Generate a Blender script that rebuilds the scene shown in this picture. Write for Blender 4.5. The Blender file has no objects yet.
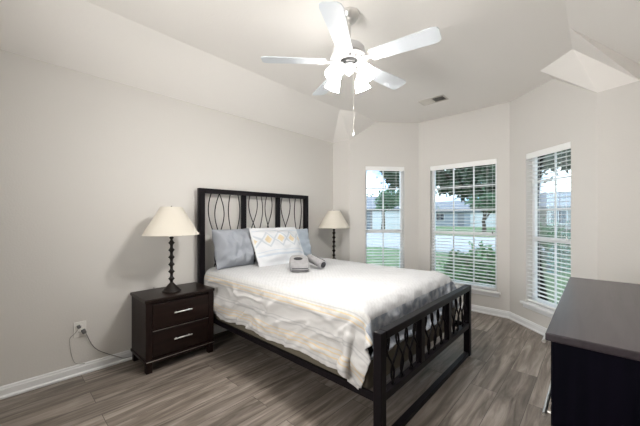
import bpy, bmesh, math, random
from mathutils import Vector, Matrix, noise

PI = math.pi
scene = bpy.context.scene
COL = scene.collection
random.seed(7)

# ------------------------------------------------------------------ camera
cam_data = bpy.data.cameras.new('camera')
cam_data.sensor_width = 36.0
cam_data.lens = 298.0 / 640.0 * 36.0
cam_data.shift_y = 0.0062
cam_data.clip_start = 0.05
cam_data.clip_end = 400
camera = bpy.data.objects.new('camera', cam_data)
camera.location = (3.04, 0.0, 1.265)
camera.rotation_euler = (PI / 2, 0, math.atan(276.0 / 298.0))
COL.objects.link(camera)
scene.camera = camera

# ------------------------------------------------------------------ view, world, lamps strength
scene.view_settings.view_transform = 'Standard'
scene.view_settings.look = 'None'
scene.view_settings.gamma = 1.0
scene.view_settings.use_curve_mapping = False
scene.view_settings.exposure = 0.16
BULB = 880.0          # emission of the fan bulbs
SHADE = 11.0          # glow of the lit frosted glass
world = bpy.data.worlds.new('overcast_sky')
scene.world = world
world.use_nodes = True
wn = world.node_tree
wn.nodes.clear()
wo = wn.nodes.new('ShaderNodeOutputWorld')
bg = wn.nodes.new('ShaderNodeBackground')
tcw = wn.nodes.new('ShaderNodeTexCoord')
nzw = wn.nodes.new('ShaderNodeTexNoise')
nzw.inputs['Scale'].default_value = 5.0
nzw.inputs['Detail'].default_value = 5.0
rmw = wn.nodes.new('ShaderNodeValToRGB')
rmw.color_ramp.elements[0].position = 0.40
rmw.color_ramp.elements[0].color = (0.20, 0.34, 0.55, 1)
rmw.color_ramp.elements[1].position = 0.60
rmw.color_ramp.elements[1].color = (0.85, 0.92, 1.0, 1)
wn.links.new(tcw.outputs['Generated'], nzw.inputs['Vector'])
wn.links.new(nzw.outputs['Fac'], rmw.inputs['Fac'])
wn.links.new(rmw.outputs['Color'], bg.inputs['Color'])
bg.inputs['Strength'].default_value = 3.4
wn.links.new(bg.outputs['Background'], wo.inputs['Surface'])

# broad fill light added behind the camera to brighten the room
fill_data = bpy.data.lights.new('fill_light', 'AREA')
fill_data.shape = 'RECTANGLE'
fill_data.size = 1.2
fill_data.size_y = 1.4
fill_data.energy = 33.0
fill_data.spread = math.radians(105)
fill_data.color = (1.0, 0.98, 0.95)
fill_lamp = bpy.data.objects.new('fill_light', fill_data)
fill_lamp.location = (1.8, -1.18, 1.45)
fill_lamp.rotation_euler = (math.radians(100), 0, math.radians(2))
COL.objects.link(fill_lamp)


# ------------------------------------------------------------------ material helpers
def new_mat(name):
    m = bpy.data.materials.new(name)
    m.use_nodes = True
    nt = m.node_tree
    return m, nt, nt.nodes['Principled BSDF']


def setp(b, **kw):
    for k, v in kw.items():
        b.inputs[k.replace('_', ' ')].default_value = v


def simple(name, col, rough=0.5, metal=0.0, spec=0.5, bump=0.0, bscale=80.0, var=0.0, vscale=6.0, coat=0.0):
    m, nt, b = new_mat(name)
    c4 = (col[0], col[1], col[2], 1)
    setp(b, Base_Color=c4, Roughness=rough, Metallic=metal)
    b.inputs['Specular IOR Level'].default_value = spec
    b.inputs['Coat Weight'].default_value = coat
    tc = nt.nodes.new('ShaderNodeTexCoord')
    if var > 0:
        n = nt.nodes.new('ShaderNodeTexNoise')
        n.inputs['Scale'].default_value = vscale
        n.inputs['Detail'].default_value = 4
        nt.links.new(tc.outputs['Object'], n.inputs['Vector'])
        r = nt.nodes.new('ShaderNodeValToRGB')
        r.color_ramp.elements[0].position = 0.3
        r.color_ramp.elements[1].position = 0.7
        r.color_ramp.elements[0].color = tuple(x * (1 - var) for x in col) + (1,)
        r.color_ramp.elements[1].color = tuple(min(1, x * (1 + var)) for x in col) + (1,)
        nt.links.new(n.outputs['Fac'], r.inputs['Fac'])
        nt.links.new(r.outputs['Color'], b.inputs['Base Color'])
    if bump > 0:
        n2 = nt.nodes.new('ShaderNodeTexNoise')
        n2.inputs['Scale'].default_value = bscale
        n2.inputs['Detail'].default_value = 3
        nt.links.new(tc.outputs['Object'], n2.inputs['Vector'])
        bp = nt.nodes.new('ShaderNodeBump')
        bp.inputs['Strength'].default_value = bump
        bp.inputs['Distance'].default_value = 0.01
        nt.links.new(n2.outputs['Fac'], bp.inputs['Height'])
        nt.links.new(bp.outputs['Normal'], b.inputs['Normal'])
    return m


def wood_mat(name, dark, light, axis='y', rough=0.3, coat=0.2, scale=14.0, spec=0.5):
    """stained wood: stretched noise grain along an axis"""
    m, nt, b = new_mat(name)
    tc = nt.nodes.new('ShaderNodeTexCoord')
    mp = nt.nodes.new('ShaderNodeMapping')
    s = {'x': (0.6, 8, 8), 'y': (8, 0.6, 8), 'z': (8, 8, 0.6)}[axis]
    mp.inputs['Scale'].default_value = s
    n = nt.nodes.new('ShaderNodeTexNoise')
    n.inputs['Scale'].default_value = scale / 4
    n.inputs['Detail'].default_value = 6
    n.inputs['Distortion'].default_value = 0.8
    r = nt.nodes.new('ShaderNodeValToRGB')
    r.color_ramp.elements[0].position = 0.35
    r.color_ramp.elements[1].position = 0.68
    r.color_ramp.elements[0].color = dark + (1,)
    r.color_ramp.elements[1].color = light + (1,)
    nt.links.new(tc.outputs['Object'], mp.inputs['Vector'])
    nt.links.new(mp.outputs['Vector'], n.inputs['Vector'])
    nt.links.new(n.outputs['Fac'], r.inputs['Fac'])
    nt.links.new(r.outputs['Color'], b.inputs['Base Color'])
    setp(b, Roughness=rough)
    b.inputs['Specular IOR Level'].default_value = spec
    b.inputs['Coat Weight'].default_value = coat
    b.inputs['Coat Roughness'].default_value = 0.25
    bp = nt.nodes.new('ShaderNodeBump')
    bp.inputs['Strength'].default_value = 0.08
    bp.inputs['Distance'].default_value = 0.003
    nt.links.new(n.outputs['Fac'], bp.inputs['Height'])
    nt.links.new(bp.outputs['Normal'], b.inputs['Normal'])
    return m


def emit_mat(name, col, strength, translucent=0.0):
    m = bpy.data.materials.new(name)
    m.use_nodes = True
    nt = m.node_tree
    nt.nodes.clear()
    o = nt.nodes.new('ShaderNodeOutputMaterial')
    e = nt.nodes.new('ShaderNodeEmission')
    e.inputs['Color'].default_value = col + (1,)
    e.inputs['Strength'].default_value = strength
    if translucent > 0:
        t = nt.nodes.new('ShaderNodeBsdfTranslucent')
        t.inputs['Color'].default_value = (.55, .55, .54, 1)
        a = nt.nodes.new('ShaderNodeAddShader')
        nt.links.new(e.outputs[0], a.inputs[0])
        nt.links.new(t.outputs[0], a.inputs[1])
        nt.links.new(a.outputs[0], o.inputs['Surface'])
    else:
        nt.links.new(e.outputs[0], o.inputs['Surface'])
    return m


M = {}
M['wall'] = simple('beige_wall_paint', (0.66, 0.64, 0.61), 0.75, bump=0.10, bscale=90, spec=0.25)
M['ceiling'] = simple('brightened_beige_ceiling_paint', (0.86, 0.835, 0.80), 0.85, bump=0.12, bscale=60, spec=0.2)  # same paint as the walls, lightened to stand in for bounced light
M['trim'] = simple('white_trim_paint', (0.82, 0.83, 0.84), 0.4)
M['vinyl'] = simple('white_window_vinyl', (0.86, 0.87, 0.88), 0.4)
M['slat'] = simple('white_blind_slat', (0.88, 0.88, 0.87), 0.4)
M['metal'] = simple('espresso_bed_metal', (0.006, 0.0045, 0.006), 0.42, spec=0.14, var=0.15, vscale=30)
M['boxspring'] = simple('olive_brown_box_spring_cloth', (0.125, 0.108, 0.08), 0.95, bump=0.15, bscale=300)
M['mattress'] = simple('shade_dark_mattress_cloth', (0.11, 0.11, 0.115), 0.9, bump=0.1)  # shade behind the footboard bars put into the mattress colour
M['lampblack'] = simple('black_turned_wood', (0.010, 0.007, 0.006), 0.34, spec=0.25, var=0.2, vscale=40)
M['cord'] = simple('grey_lamp_cord', (0.16, 0.155, 0.15), 0.5)
M['nickel'] = simple('brushed_nickel', (0.75, 0.74, 0.72), 0.28, metal=1.0)
M['fanwhite'] = simple('white_fan_enamel', (0.70, 0.70, 0.71), 0.35)
M['fangap'] = simple('dark_fan_motor', (0.03, 0.03, 0.03), 0.5)
M['fanblade'] = simple('white_fan_blade', (0.64, 0.68, 0.72), 0.4)
M['outlet'] = simple('white_outlet_plastic', (0.80, 0.79, 0.76), 0.35)
M['slot'] = simple('outlet_slot_dark', (0.05, 0.05, 0.05), 0.6)
M['plug'] = simple('grey_plug', (0.12, 0.12, 0.12), 0.5)
M['vent'] = simple('painted_vent_metal', (0.60, 0.57, 0.52), 0.5)
M['ventgap'] = simple('dark_vent_opening', (0.02, 0.02, 0.02), 0.9)
M['greycloth'] = simple('grey_plush_cloth', (0.30, 0.295, 0.30), 0.95, bump=0.25, bscale=180, var=0.1, vscale=25)
M['darkcloth'] = simple('charcoal_cloth', (0.03, 0.03, 0.035), 0.9)
M['bluepillow'] = simple('blue_grey_pillow_cloth', (0.31, 0.33, 0.365), 0.9, bump=0.2, bscale=40)
M['palebluepillow'] = simple('pale_blue_pillow_cloth', (0.44, 0.50, 0.57), 0.9, bump=0.12, bscale=40)
M['ns'] = wood_mat('espresso_nightstand_wood', (0.008, 0.004, 0.0032), (0.015, 0.0075, 0.006), 'y', 0.36, 0.0, spec=0.25)
M['ns_v'] = wood_mat('espresso_nightstand_side', (0.009, 0.0045, 0.004), (0.016, 0.008, 0.0065), 'z', 0.42, 0.0, spec=0.2)
M['drs_top'] = wood_mat('dark_plum_dresser_top', (0.018, 0.012, 0.017), (0.038, 0.028, 0.036), 'y', 0.40, 0.4)
M['drs'] = wood_mat('black_dresser_wood', (0.003, 0.003, 0.006), (0.005, 0.004, 0.009), 'z', 0.55, 0.0, spec=0.03)
M['bulb'] = emit_mat('lit_bulb', (1.0, 0.97, 0.93), BULB)
M['glow'] = emit_mat('lit_frosted_glass', (1.0, 0.97, 0.93), SHADE, 1.0)
M['tag'] = simple('white_paper_tag', (0.85, 0.85, 0.85), 0.7)
M['pot'] = simple('brown_bark', (0.10, 0.075, 0.055), 0.9, bump=0.4, bscale=20)
M['leaf_dark'] = simple('dark_oak_leaves', (0.045, 0.075, 0.042), 0.6, var=0.5, vscale=3)
M['leaf_mid'] = simple('mid_green_leaves', (0.10, 0.19, 0.10), 0.6, var=0.4, vscale=3)
M['leaf_shrub'] = simple('shrub_leaves', (0.10, 0.20, 0.075), 0.55, var=0.5, vscale=8)
M['lawn'] = simple('lawn_grass', (0.14, 0.22, 0.10), 0.95, bump=0.4, bscale=60, var=0.3, vscale=4)
M['street'] = simple('pale_concrete_street', (0.42, 0.43, 0.45), 0.9, var=0.06, vscale=0.6)
M['roof'] = simple('grey_shingle_roof', (0.24, 0.25, 0.28), 0.9, var=0.25, vscale=10)
M['brick'] = simple('pale_house_brick', (0.34, 0.31, 0.295), 0.9, var=0.2, vscale=14)
M['siding'] = simple('pale_blue_grey_siding', (0.36, 0.40, 0.46), 0.8, var=0.08, vscale=2)
M['garage'] = simple('white_garage_door', (0.75, 0.76, 0.78), 0.6)
M['hglass'] = simple('dark_house_window', (0.05, 0.06, 0.08), 0.1)


def lamp_shade_mat():
    m, nt, b = new_mat('cream_lamp_shade_fabric')
    setp(b, Base_Color=(0.80, 0.755, 0.67, 1), Roughness=0.9)
    b.inputs['Specular IOR Level'].default_value = 0.15
    o = nt.nodes['Material Output']
    t = nt.nodes.new('ShaderNodeBsdfTranslucent')
    t.inputs['Color'].default_value = (0.80, 0.75, 0.66, 1)
    mx = nt.nodes.new('ShaderNodeMixShader')
    mx.inputs['Fac'].default_value = 0.22
    nt.links.new(b.outputs[0], mx.inputs[1])
    nt.links.new(t.outputs[0], mx.inputs[2])
    nt.links.new(mx.outputs[0], o.inputs['Surface'])
    tc = nt.nodes.new('ShaderNodeTexCoord')
    n = nt.nodes.new('ShaderNodeTexNoise')
    n.inputs['Scale'].default_value = 260
    nt.links.new(tc.outputs['Object'], n.inputs['Vector'])
    bp = nt.nodes.new('ShaderNodeBump')
    bp.inputs['Strength'].default_value = 0.15
    bp.inputs['Distance'].default_value = 0.002
    nt.links.new(n.outputs['Fac'], bp.inputs['Height'])
    nt.links.new(bp.outputs['Normal'], b.inputs['Normal'])
    return m


M['shade'] = lamp_shade_mat()


def glass_mat():
    m = bpy.data.materials.new('window_glass')
    m.use_nodes = True
    nt = m.node_tree
    nt.nodes.clear()
    o = nt.nodes.new('ShaderNodeOutputMaterial')
    tr = nt.nodes.new('ShaderNodeBsdfTransparent')
    tr.inputs['Color'].default_value = (0.95, 0.98, 0.97, 1)
    gl = nt.nodes.new('ShaderNodeBsdfGlossy')
    gl.inputs['Roughness'].default_value = 0.02
    lw = nt.nodes.new('ShaderNodeFresnel')
    lw.inputs['IOR'].default_value = 1.3
    mx = nt.nodes.new('ShaderNodeMixShader')
    nt.links.new(lw.outputs[0], mx.inputs[0])
    nt.links.new(tr.outputs[0], mx.inputs[1])
    nt.links.new(gl.outputs[0], mx.inputs[2])
    nt.links.new(mx.outputs[0], o.inputs['Surface'])
    return m


M['glass'] = glass_mat()


def floor_mat():
    m, nt, b = new_mat('grey_brown_vinyl_planks')
    L = nt.links.new
    tc = nt.nodes.new('ShaderNodeTexCoord')
    mp = nt.nodes.new('ShaderNodeMapping')
    mp.inputs['Rotation'].default_value = (0, 0, PI / 2)
    br = nt.nodes.new('ShaderNodeTexBrick')
    br.offset = 0.37
    br.inputs['Color1'].default_value = (0, 0, 0, 1)
    br.inputs['Color2'].default_value = (1, 1, 1, 1)
    br.inputs['Mortar'].default_value = (0.5, 0.5, 0.5, 1)
    br.inputs['Scale'].default_value = 1.0
    br.inputs['Mortar Size'].default_value = 0.0016
    br.inputs['Mortar Smooth'].default_value = 0.2
    br.inputs['Brick Width'].default_value = 1.22
    br.inputs['Row Height'].default_value = 0.18
    L(tc.outputs['Object'], mp.inputs['Vector'])
    L(mp.outputs['Vector'], br.inputs['Vector'])
    # grain : noise stretched along y, shifted per plank
    sh = nt.nodes.new('ShaderNodeVectorMath')
    sh.operation = 'MULTIPLY_ADD'
    sh.inputs[1].default_value = (13.0, 29.0, 7.0)
    L(br.outputs['Color'], sh.inputs[0])
    L(tc.outputs['Object'], sh.inputs[2])
    mg = nt.nodes.new('ShaderNodeMapping')
    mg.inputs['Scale'].default_value = (11.0, 1.0, 1.0)
    L(sh.outputs[0], mg.inputs['Vector'])
    n1 = nt.nodes.new('ShaderNodeTexNoise')
    n1.inputs['Scale'].default_value = 1.7
    n1.inputs['Detail'].default_value = 7
    n1.inputs['Roughness'].default_value = 0.62
    n1.inputs['Distortion'].default_value = 0.9
    L(mg.outputs['Vector'], n1.inputs['Vector'])
    r1 = nt.nodes.new('ShaderNodeValToRGB')
    e = r1.color_ramp.elements
    e[0].position = 0.30
    e[0].color = (0.085, 0.068, 0.055, 1)
    e[1].position = 0.70
    e[1].color = (0.40, 0.35, 0.31, 1)
    em = e.new(0.48)
    em.color = (0.205, 0.174, 0.148, 1)
    L(n1.outputs['Fac'], r1.inputs['Fac'])
    # plank to plank tone
    r2 = nt.nodes.new('ShaderNodeValToRGB')
    r2.color_ramp.elements[0].color = (0.74, 0.73, 0.72, 1)
    r2.color_ramp.elements[1].color = (1.22, 1.21, 1.20, 1)
    L(br.outputs['Color'], r2.inputs['Fac'])
    mu = nt.nodes.new('ShaderNodeMixRGB')
    mu.blend_type = 'MULTIPLY'
    mu.inputs['Fac'].default_value = 1.0
    L(r1.outputs['Color'], mu.inputs['Color1'])
    L(r2.outputs['Color'], mu.inputs['Color2'])
    # seams
    ms = nt.nodes.new('ShaderNodeMixRGB')
    ms.inputs['Color2'].default_value = (0.05, 0.04, 0.035, 1)
    L(br.outputs['Fac'], ms.inputs['Fac'])
    L(mu.outputs['Color'], ms.inputs['Color1'])
    L(ms.outputs['Color'], b.inputs['Base Color'])
    b.inputs['Roughness'].default_value = 0.42
    b.inputs['Specular IOR Level'].default_value = 0.45
    bp = nt.nodes.new('ShaderNodeBump')
    bp.inputs['Strength'].default_value = 0.12
    bp.inputs['Distance'].default_value = 0.003
    L(n1.outputs['Fac'], bp.inputs['Height'])
    L(bp.outputs['Normal'], b.inputs['Normal'])
    return m


M['floor'] = floor_mat()


# ------------------------------------------------------------------ mesh helper
class MB:
    def __init__(self):
        self.v = []
        self.f = []
        self.mi = []
        self.k = 0

    def add(self, vs, fs):
        o = len(self.v)
        self.v += [tuple(p) for p in vs]
        self.f += [tuple(i + o for i in q) for q in fs]
        self.mi += [self.k] * len(fs)
        return self

    def box(self, a, b):
        x0, y0, z0 = a
        x1, y1, z1 = b
        self.add([(x0, y0, z0), (x1, y0, z0), (x1, y1, z0), (x0, y1, z0), (x0, y0, z1), (x1, y0, z1), (x1, y1, z1), (x0, y1, z1)],
                 [(0, 3, 2, 1), (4, 5, 6, 7), (0, 1, 5, 4), (1, 2, 6, 5), (2, 3, 7, 6), (3, 0, 4, 7)])
        return self

    def obox(self, c, ax, h):
        c = Vector(c)
        ax = [Vector(a).normalized() for a in ax]
        vs = []
        for sz in (-1, 1):
            for sx, sy in ((-1, -1), (1, -1), (1, 1), (-1, 1)):
                vs.append(c + ax[0] * h[0] * sx + ax[1] * h[1] * sy + ax[2] * h[2] * sz)
        self.add(vs, [(0, 3, 2, 1), (4, 5, 6, 7), (0, 1, 5, 4), (1, 2, 6, 5), (2, 3, 7, 6), (3, 0, 4, 7)])
        return self

    def prism(self, poly, off):
        """poly: list of 3-D points, extruded by the vector off"""
        n = len(poly)
        off = Vector(off)
        vs = [Vector(p) for p in poly] + [Vector(p) + off for p in poly]
        fs = [tuple(range(n - 1, -1, -1)), tuple(range(n, 2 * n))]
        fs += [(i, (i + 1) % n, (i + 1) % n + n, i + n) for i in range(n)]
        self.add(vs, fs)
        return self

    def tube(self, pts, r, n=8, cap=True):
        pts = [Vector(p) for p in pts]
        rs = r if isinstance(r, (list, tuple)) else [r] * len(pts)
        vs = []
        up = None
        for i, p in enumerate(pts):
            t = (pts[min(i + 1, len(pts) - 1)] - pts[max(i - 1, 0)]).normalized()
            if up is None:
                up = Vector((0, 0, 1)) if abs(t.z) < 0.9 else Vector((1, 0, 0))
            a = t.cross(up).normalized()
            up = a.cross(t).normalized()
            for k in range(n):
                q = 2 * PI * k / n
                vs.append(p + (a * math.cos(q) + up * math.sin(q)) * rs[i])
        fs = []
        for i in range(len(pts) - 1):
            for k in range(n):
                fs.append((i * n + k, i * n + (k + 1) % n, (i + 1) * n + (k + 1) % n, (i + 1) * n + k))
        if cap:
            fs.append(tuple(range(n - 1, -1, -1)))
            fs.append(tuple(range((len(pts) - 1) * n, len(pts) * n)))
        self.add(vs, fs)
        return self

    def lathe(self, prof, c=(0, 0, 0), n=32, axis=None):
        """prof: (radius, height) pairs; axis: direction of height"""
        c = Vector(c)
        z = Vector(axis).normalized() if axis is not None else Vector((0, 0, 1))
        a = z.orthogonal().normalized() if axis is not None else Vector((1, 0, 0))
        b = z.cross(a)
        vs = []
        for r, h in prof:
            r = max(r, 1e-5)
            for k in range(n):
                q = 2 * PI * k / n
                vs.append(c + a * r * math.cos(q) + b * r * math.sin(q) + z * h)
        fs = []
        for i in range(len(prof) - 1):
            for k in range(n):
                fs.append((i * n + k, i * n + (k + 1) % n, (i + 1) * n + (k + 1) % n, (i + 1) * n + k))
        self.add(vs, fs)
        return self

    def build(self, name, mat, parent=None, smooth=False, bevel=0.0, solid=0.0, subsurf=0, at=None, fix=True):
        """one mesh object; coordinates are the parent's local ones"""
        me = bpy.data.meshes.new(name)
        me.from_pydata(self.v, [], self.f)
        mats = mat if isinstance(mat, (list, tuple)) else [mat]
        for m in mats:
            me.materials.append(m)
        if len(mats) > 1:
            me.polygons.foreach_set('material_index', self.mi)
        if fix:
            bm = bmesh.new()
            bm.from_mesh(me)
            bmesh.ops.recalc_face_normals(bm, faces=bm.faces)
            bm.to_mesh(me)
            bm.free()
        if smooth:
            me.polygons.foreach_set('use_smooth', [True] * len(me.polygons))
            if smooth == 'auto':
                me.set_sharp_from_angle(angle=math.radians(40))
        me.update()
        o = bpy.data.objects.new(name, me)
        COL.objects.link(o)
        if parent:
            o.parent = parent
        if at is not None:
            o.location = at
        if solid:
            m = o.modifiers.new('thickness', 'SOLIDIFY')
            m.thickness = solid
            m.offset = 0
        if bevel:
            m = o.modifiers.new('bevel', 'BEVEL')
            m.width = bevel
            m.segments = 2
            m.limit_method = 'ANGLE'
        if subsurf:
            m = o.modifiers.new('smooth', 'SUBSURF')
            m.levels = subsurf
            m.render_levels = subsurf
        return o


def tag(o, label=None, cat=None, group=None, kind=None):
    if label:
        o['label'] = label
    if cat:
        o['category'] = cat
    if group:
        o['group'] = group
    if kind:
        o['kind'] = kind
    return o


def thing(name, label, cat, loc=(0, 0, 0), rz=0.0, group=None, kind=None):
    o = bpy.data.objects.new(name, None)
    o.empty_display_size = 0.1
    o.location = loc
    o.rotation_euler = (0, 0, rz)
    COL.objects.link(o)
    return tag(o, label, cat, group, kind)


def copy_tree(o, parent=None):
    c = o.copy()
    COL.objects.link(c)
    if parent:
        c.parent = parent
    for ch in list(o.children):
        copy_tree(ch, c)
    return c


# ================================================================== the room shell
YB = -1.30            # back wall
XR = 3.46             # right wall
YF = 3.58             # bay opening plane
JL = (0.33, YF)       # left jamb of the bay
A1 = (1.05, 4.36)
B1 = (2.25, 4.335)
JR = (3.05, 3.57)     # right jamb
TH = 0.13
TOP = 2.86


def struct(name, mb, mat, **kw):
    return tag(mb.build(name, mat, **kw), kind='structure')


struct('floor', MB().box((-0.15, YB - .15, -0.06), (XR + .15, YF + .03, 0))
       .prism([(JL[0] - .1, YF + .03, -0.06), (A1[0] - .05, A1[1] + .1, -0.06), (B1[0] + .05, B1[1] + .1, -0.06), (JR[0] + .1, YF + .03, -0.06)], (0, 0, 0.06)), M['floor'])
struct('wall_left', MB().box((-TH, YB - TH, 0), (0, YF + TH, TOP)), M['wall'])
struct('wall_right', MB().box((XR, YB - TH, 0), (XR + TH, YF + TH, TOP)), M['wall'])
struct('wall_back', MB().box((0, YB - TH, 0), (XR, YB, TOP)), M['wall'])
struct('wall_return_left', MB().prism([(0, YF, 0), (JL[0], YF, 0), (JL[0] - .09, YF + TH, 0), (0, YF + TH, 0)], (0, 0, TOP)), M['wall'])
struct('wall_return_right', MB().prism([(JR[0], JR[1], 0), (XR, JR[1], 0), (XR, JR[1] + TH, 0), (JR[0] + .09, JR[1] + TH, 0)], (0, 0, TOP)), M['wall'])


class Frame2:
    """local frame of a wall: s along it, d outwards, z up"""
    def __init__(self, P, Q):
        self.P = Vector((P[0], P[1], 0))
        self.u = (Vector((Q[0], Q[1], 0)) - self.P)
        self.len = self.u.length
        self.u.normalize()
        self.n = Vector((-self.u.y, self.u.x, 0))   # outwards (left of travel)

    def p(self, s, d, z):
        return self.P + self.u * s + self.n * d + Vector((0, 0, z))

    def s_of(self, x, y):
        return (Vector((x, y, 0)) - self.P).dot(self.u)


def fbox(mb, F, s0, s1, d0, d1, z0, z1):
    mb.add([F.p(s0, d0, z0), F.p(s1, d0, z0), F.p(s1, d1, z0), F.p(s0, d1, z0),
            F.p(s0, d0, z1), F.p(s1, d0, z1), F.p(s1, d1, z1), F.p(s0, d1, z1)],
           [(0, 3, 2, 1), (4, 5, 6, 7), (0, 1, 5, 4), (1, 2, 6, 5), (2, 3, 7, 6), (3, 0, 4, 7)])
    return mb


def bay_wall(name, P, Q, s0, s1, z0, z1):
    F = Frame2(P, Q)
    mb = MB()
    e = 0.05
    def pc(a, b, lo, hi, ea=0.0, eb=0.0):
        mb.add([F.p(a, 0, lo), F.p(b, 0, lo), F.p(b + eb, TH, lo), F.p(a - ea, TH, lo),
                F.p(a, 0, hi), F.p(b, 0, hi), F.p(b + eb, TH, hi), F.p(a - ea, TH, hi)],
               [(0, 3, 2, 1), (4, 5, 6, 7), (0, 1, 5, 4), (1, 2, 6, 5), (2, 3, 7, 6), (3, 0, 4, 7)])
    pc(0, s0, 0, TOP, ea=e)
    pc(s1, F.len, 0, TOP, eb=e)
    pc(s0, s1, 0, z0)
    pc(s0, s1, z1, TOP)
    struct(name, mb, M['wall'])
    return F


FA = Frame2(JL, A1)
FB = Frame2(A1, B1)
FC = Frame2(B1, JR)
WIN = {
    1: (FA, FA.s_of(0.494, 3.757), FA.s_of(0.902, 4.20), 0.30, 2.03),
    2: (FB, FB.s_of(1.232, 4.355), FB.s_of(2.108, 4.333), 0.30, 2.015),
    3: (FC, FC.s_of(2.442, 4.144), FC.s_of(2.862, 3.75), 0.28, 1.995),
}
bay_wall('wall_bay_left', JL, A1, *WIN[1][1:])
bay_wall('wall_bay_centre', A1, B1, *WIN[2][1:])
bay_wall('wall_bay_right', B1, JR, *WIN[3][1:])

# ceiling: flat middle, slopes along the sides, small folded facets at the bay jambs
ZF = 2.70
ZL = 2.43
Hl = (0.535, 3.09, ZF)
Tl = (0.64, 3.32, ZF)
Wl = FA.p(FA.s_of(0.61, 3.885), 0.004, ZF)
Jl = (JL[0], YF, 2.42)
Hr = (2.89, 2.93, ZF)
Tr = (2.893, 3.336, ZF)
T1 = (2.636, 3.618, ZF)
Jr = (JR[0], JR[1], 2.355)
K = (2.721, 3.893, 2.69)
P2 = (3.304, 3.57, 2.383)
Pe = (3.46, 3.57, 2.36)
Q1 = (3.304, 3.556, 2.505)
Qe = (3.46, 3.556, 2.431)
crx = 0.565
cb = MB()
ext = 0.02
flat = [(crx, YB - .1, ZF), (2.89, YB - .1, ZF), Hr, Tr, T1, K, FC.p(-0.02, ext, ZF), FB.p(-0.01, ext, ZF), Wl, Tl, Hl]
cb.add(flat, [tuple(range(len(flat)))])
cb.add([(-0.05, YB - .1, ZL - .024), (crx, YB - .1, ZF), Hl, (0, YF, ZL), (-0.05, YF, ZL - .024)], [(0, 1, 2, 3, 4)])
cb.add([(0, YF, ZL), Hl, Jl], [(0, 1, 2)])
cb.add([(0, YF, ZL), Jl, (0.33, YF + .05, 2.42), (0, YF + .05, 2.42)], [(0, 1, 2, 3)])
cb.add([Hl, Tl, Jl], [(0, 1, 2)])
cb.add([Tl, Wl, Jl], [(0, 1, 2)])
cb.add([(2.89, YB - .1, ZF), (XR + .05, YB - .1, 2.41), (XR + .05, 3.556, 2.41), Q1, Hr], [(0, 1, 2, 3, 4)])
cb.add([Hr, Tr, P2, Q1], [(0, 1, 2), (0, 2, 3)])
cb.add([Q1, P2, Pe, Qe], [(0, 1, 2, 3)])
cb.add([Tr, Jr, P2], [(0, 1, 2)])
cb.add([T1, Tr, Jr], [(0, 1, 2)])
cb.add([T1, K, Jr], [(0, 1, 2)])
me_c = cb.build('ceiling', M['ceiling'], fix=False)
bmc = bmesh.new()
bmc.from_mesh(me_c.data)
bmesh.ops.triangulate(bmc, faces=bmc.faces)
bmc.to_mesh(me_c.data)
bmc.free()
tag(me_c, kind='structure')
# attic deck that shuts the sky out above the ceiling
struct('roof', MB().box((-0.3, YB - .3, TOP), (XR + .3, 4.7, TOP + .08)), M['ceiling'])


# baseboards with a moulded cap and shoe
def baseboard(name, pts, flip=1):
    mb = MB()
    prof = [(0, 0), (0.022, 0), (0.022, 0.012), (0.013, 0.022), (0.013, 0.062), (0.009, 0.070), (0.009, 0.078), (0.004, 0.085), (0, 0.085)]
    n = len(prof)
    vs = []
    for i, p in enumerate(pts):
        p = Vector((p[0], p[1], 0))
        a = (p - Vector((pts[i - 1][0], pts[i - 1][1], 0))).normalized() if i else None
        b = (Vector((pts[i + 1][0], pts[i + 1][1], 0)) - p).normalized() if i < len(pts) - 1 else None
        na = Vector((a.y, -a.x, 0)) * flip if a else None
        nb = Vector((b.y, -b.x, 0)) * flip if b else None
        if na and nb:
            m = (na + nb).normalized()
            m = m / m.dot(na)
        else:
            m = na or nb
        vs += [p + m * d + Vector((0, 0, z + .001)) for d, z in prof]
    fs = []
    for i in range(len(pts) - 1):
        for k in range(n - 1):
            fs.append((i * n + k, i * n + k + 1, (i + 1) * n + k + 1, (i + 1) * n + k))
    fs.append(tuple(range(n)))
    fs.append(tuple(range((len(pts) - 1) * n, len(pts) * n)))
    mb.add(vs, fs)
    struct(name, mb, M['trim'])


baseboard('baseboard_left', [(0, YB), (0, YF), JL])
baseboard('baseboard_bay', [JL, A1, B1, JR])
baseboard('baseboard_right', [JR, (XR, JR[1])])


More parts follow.
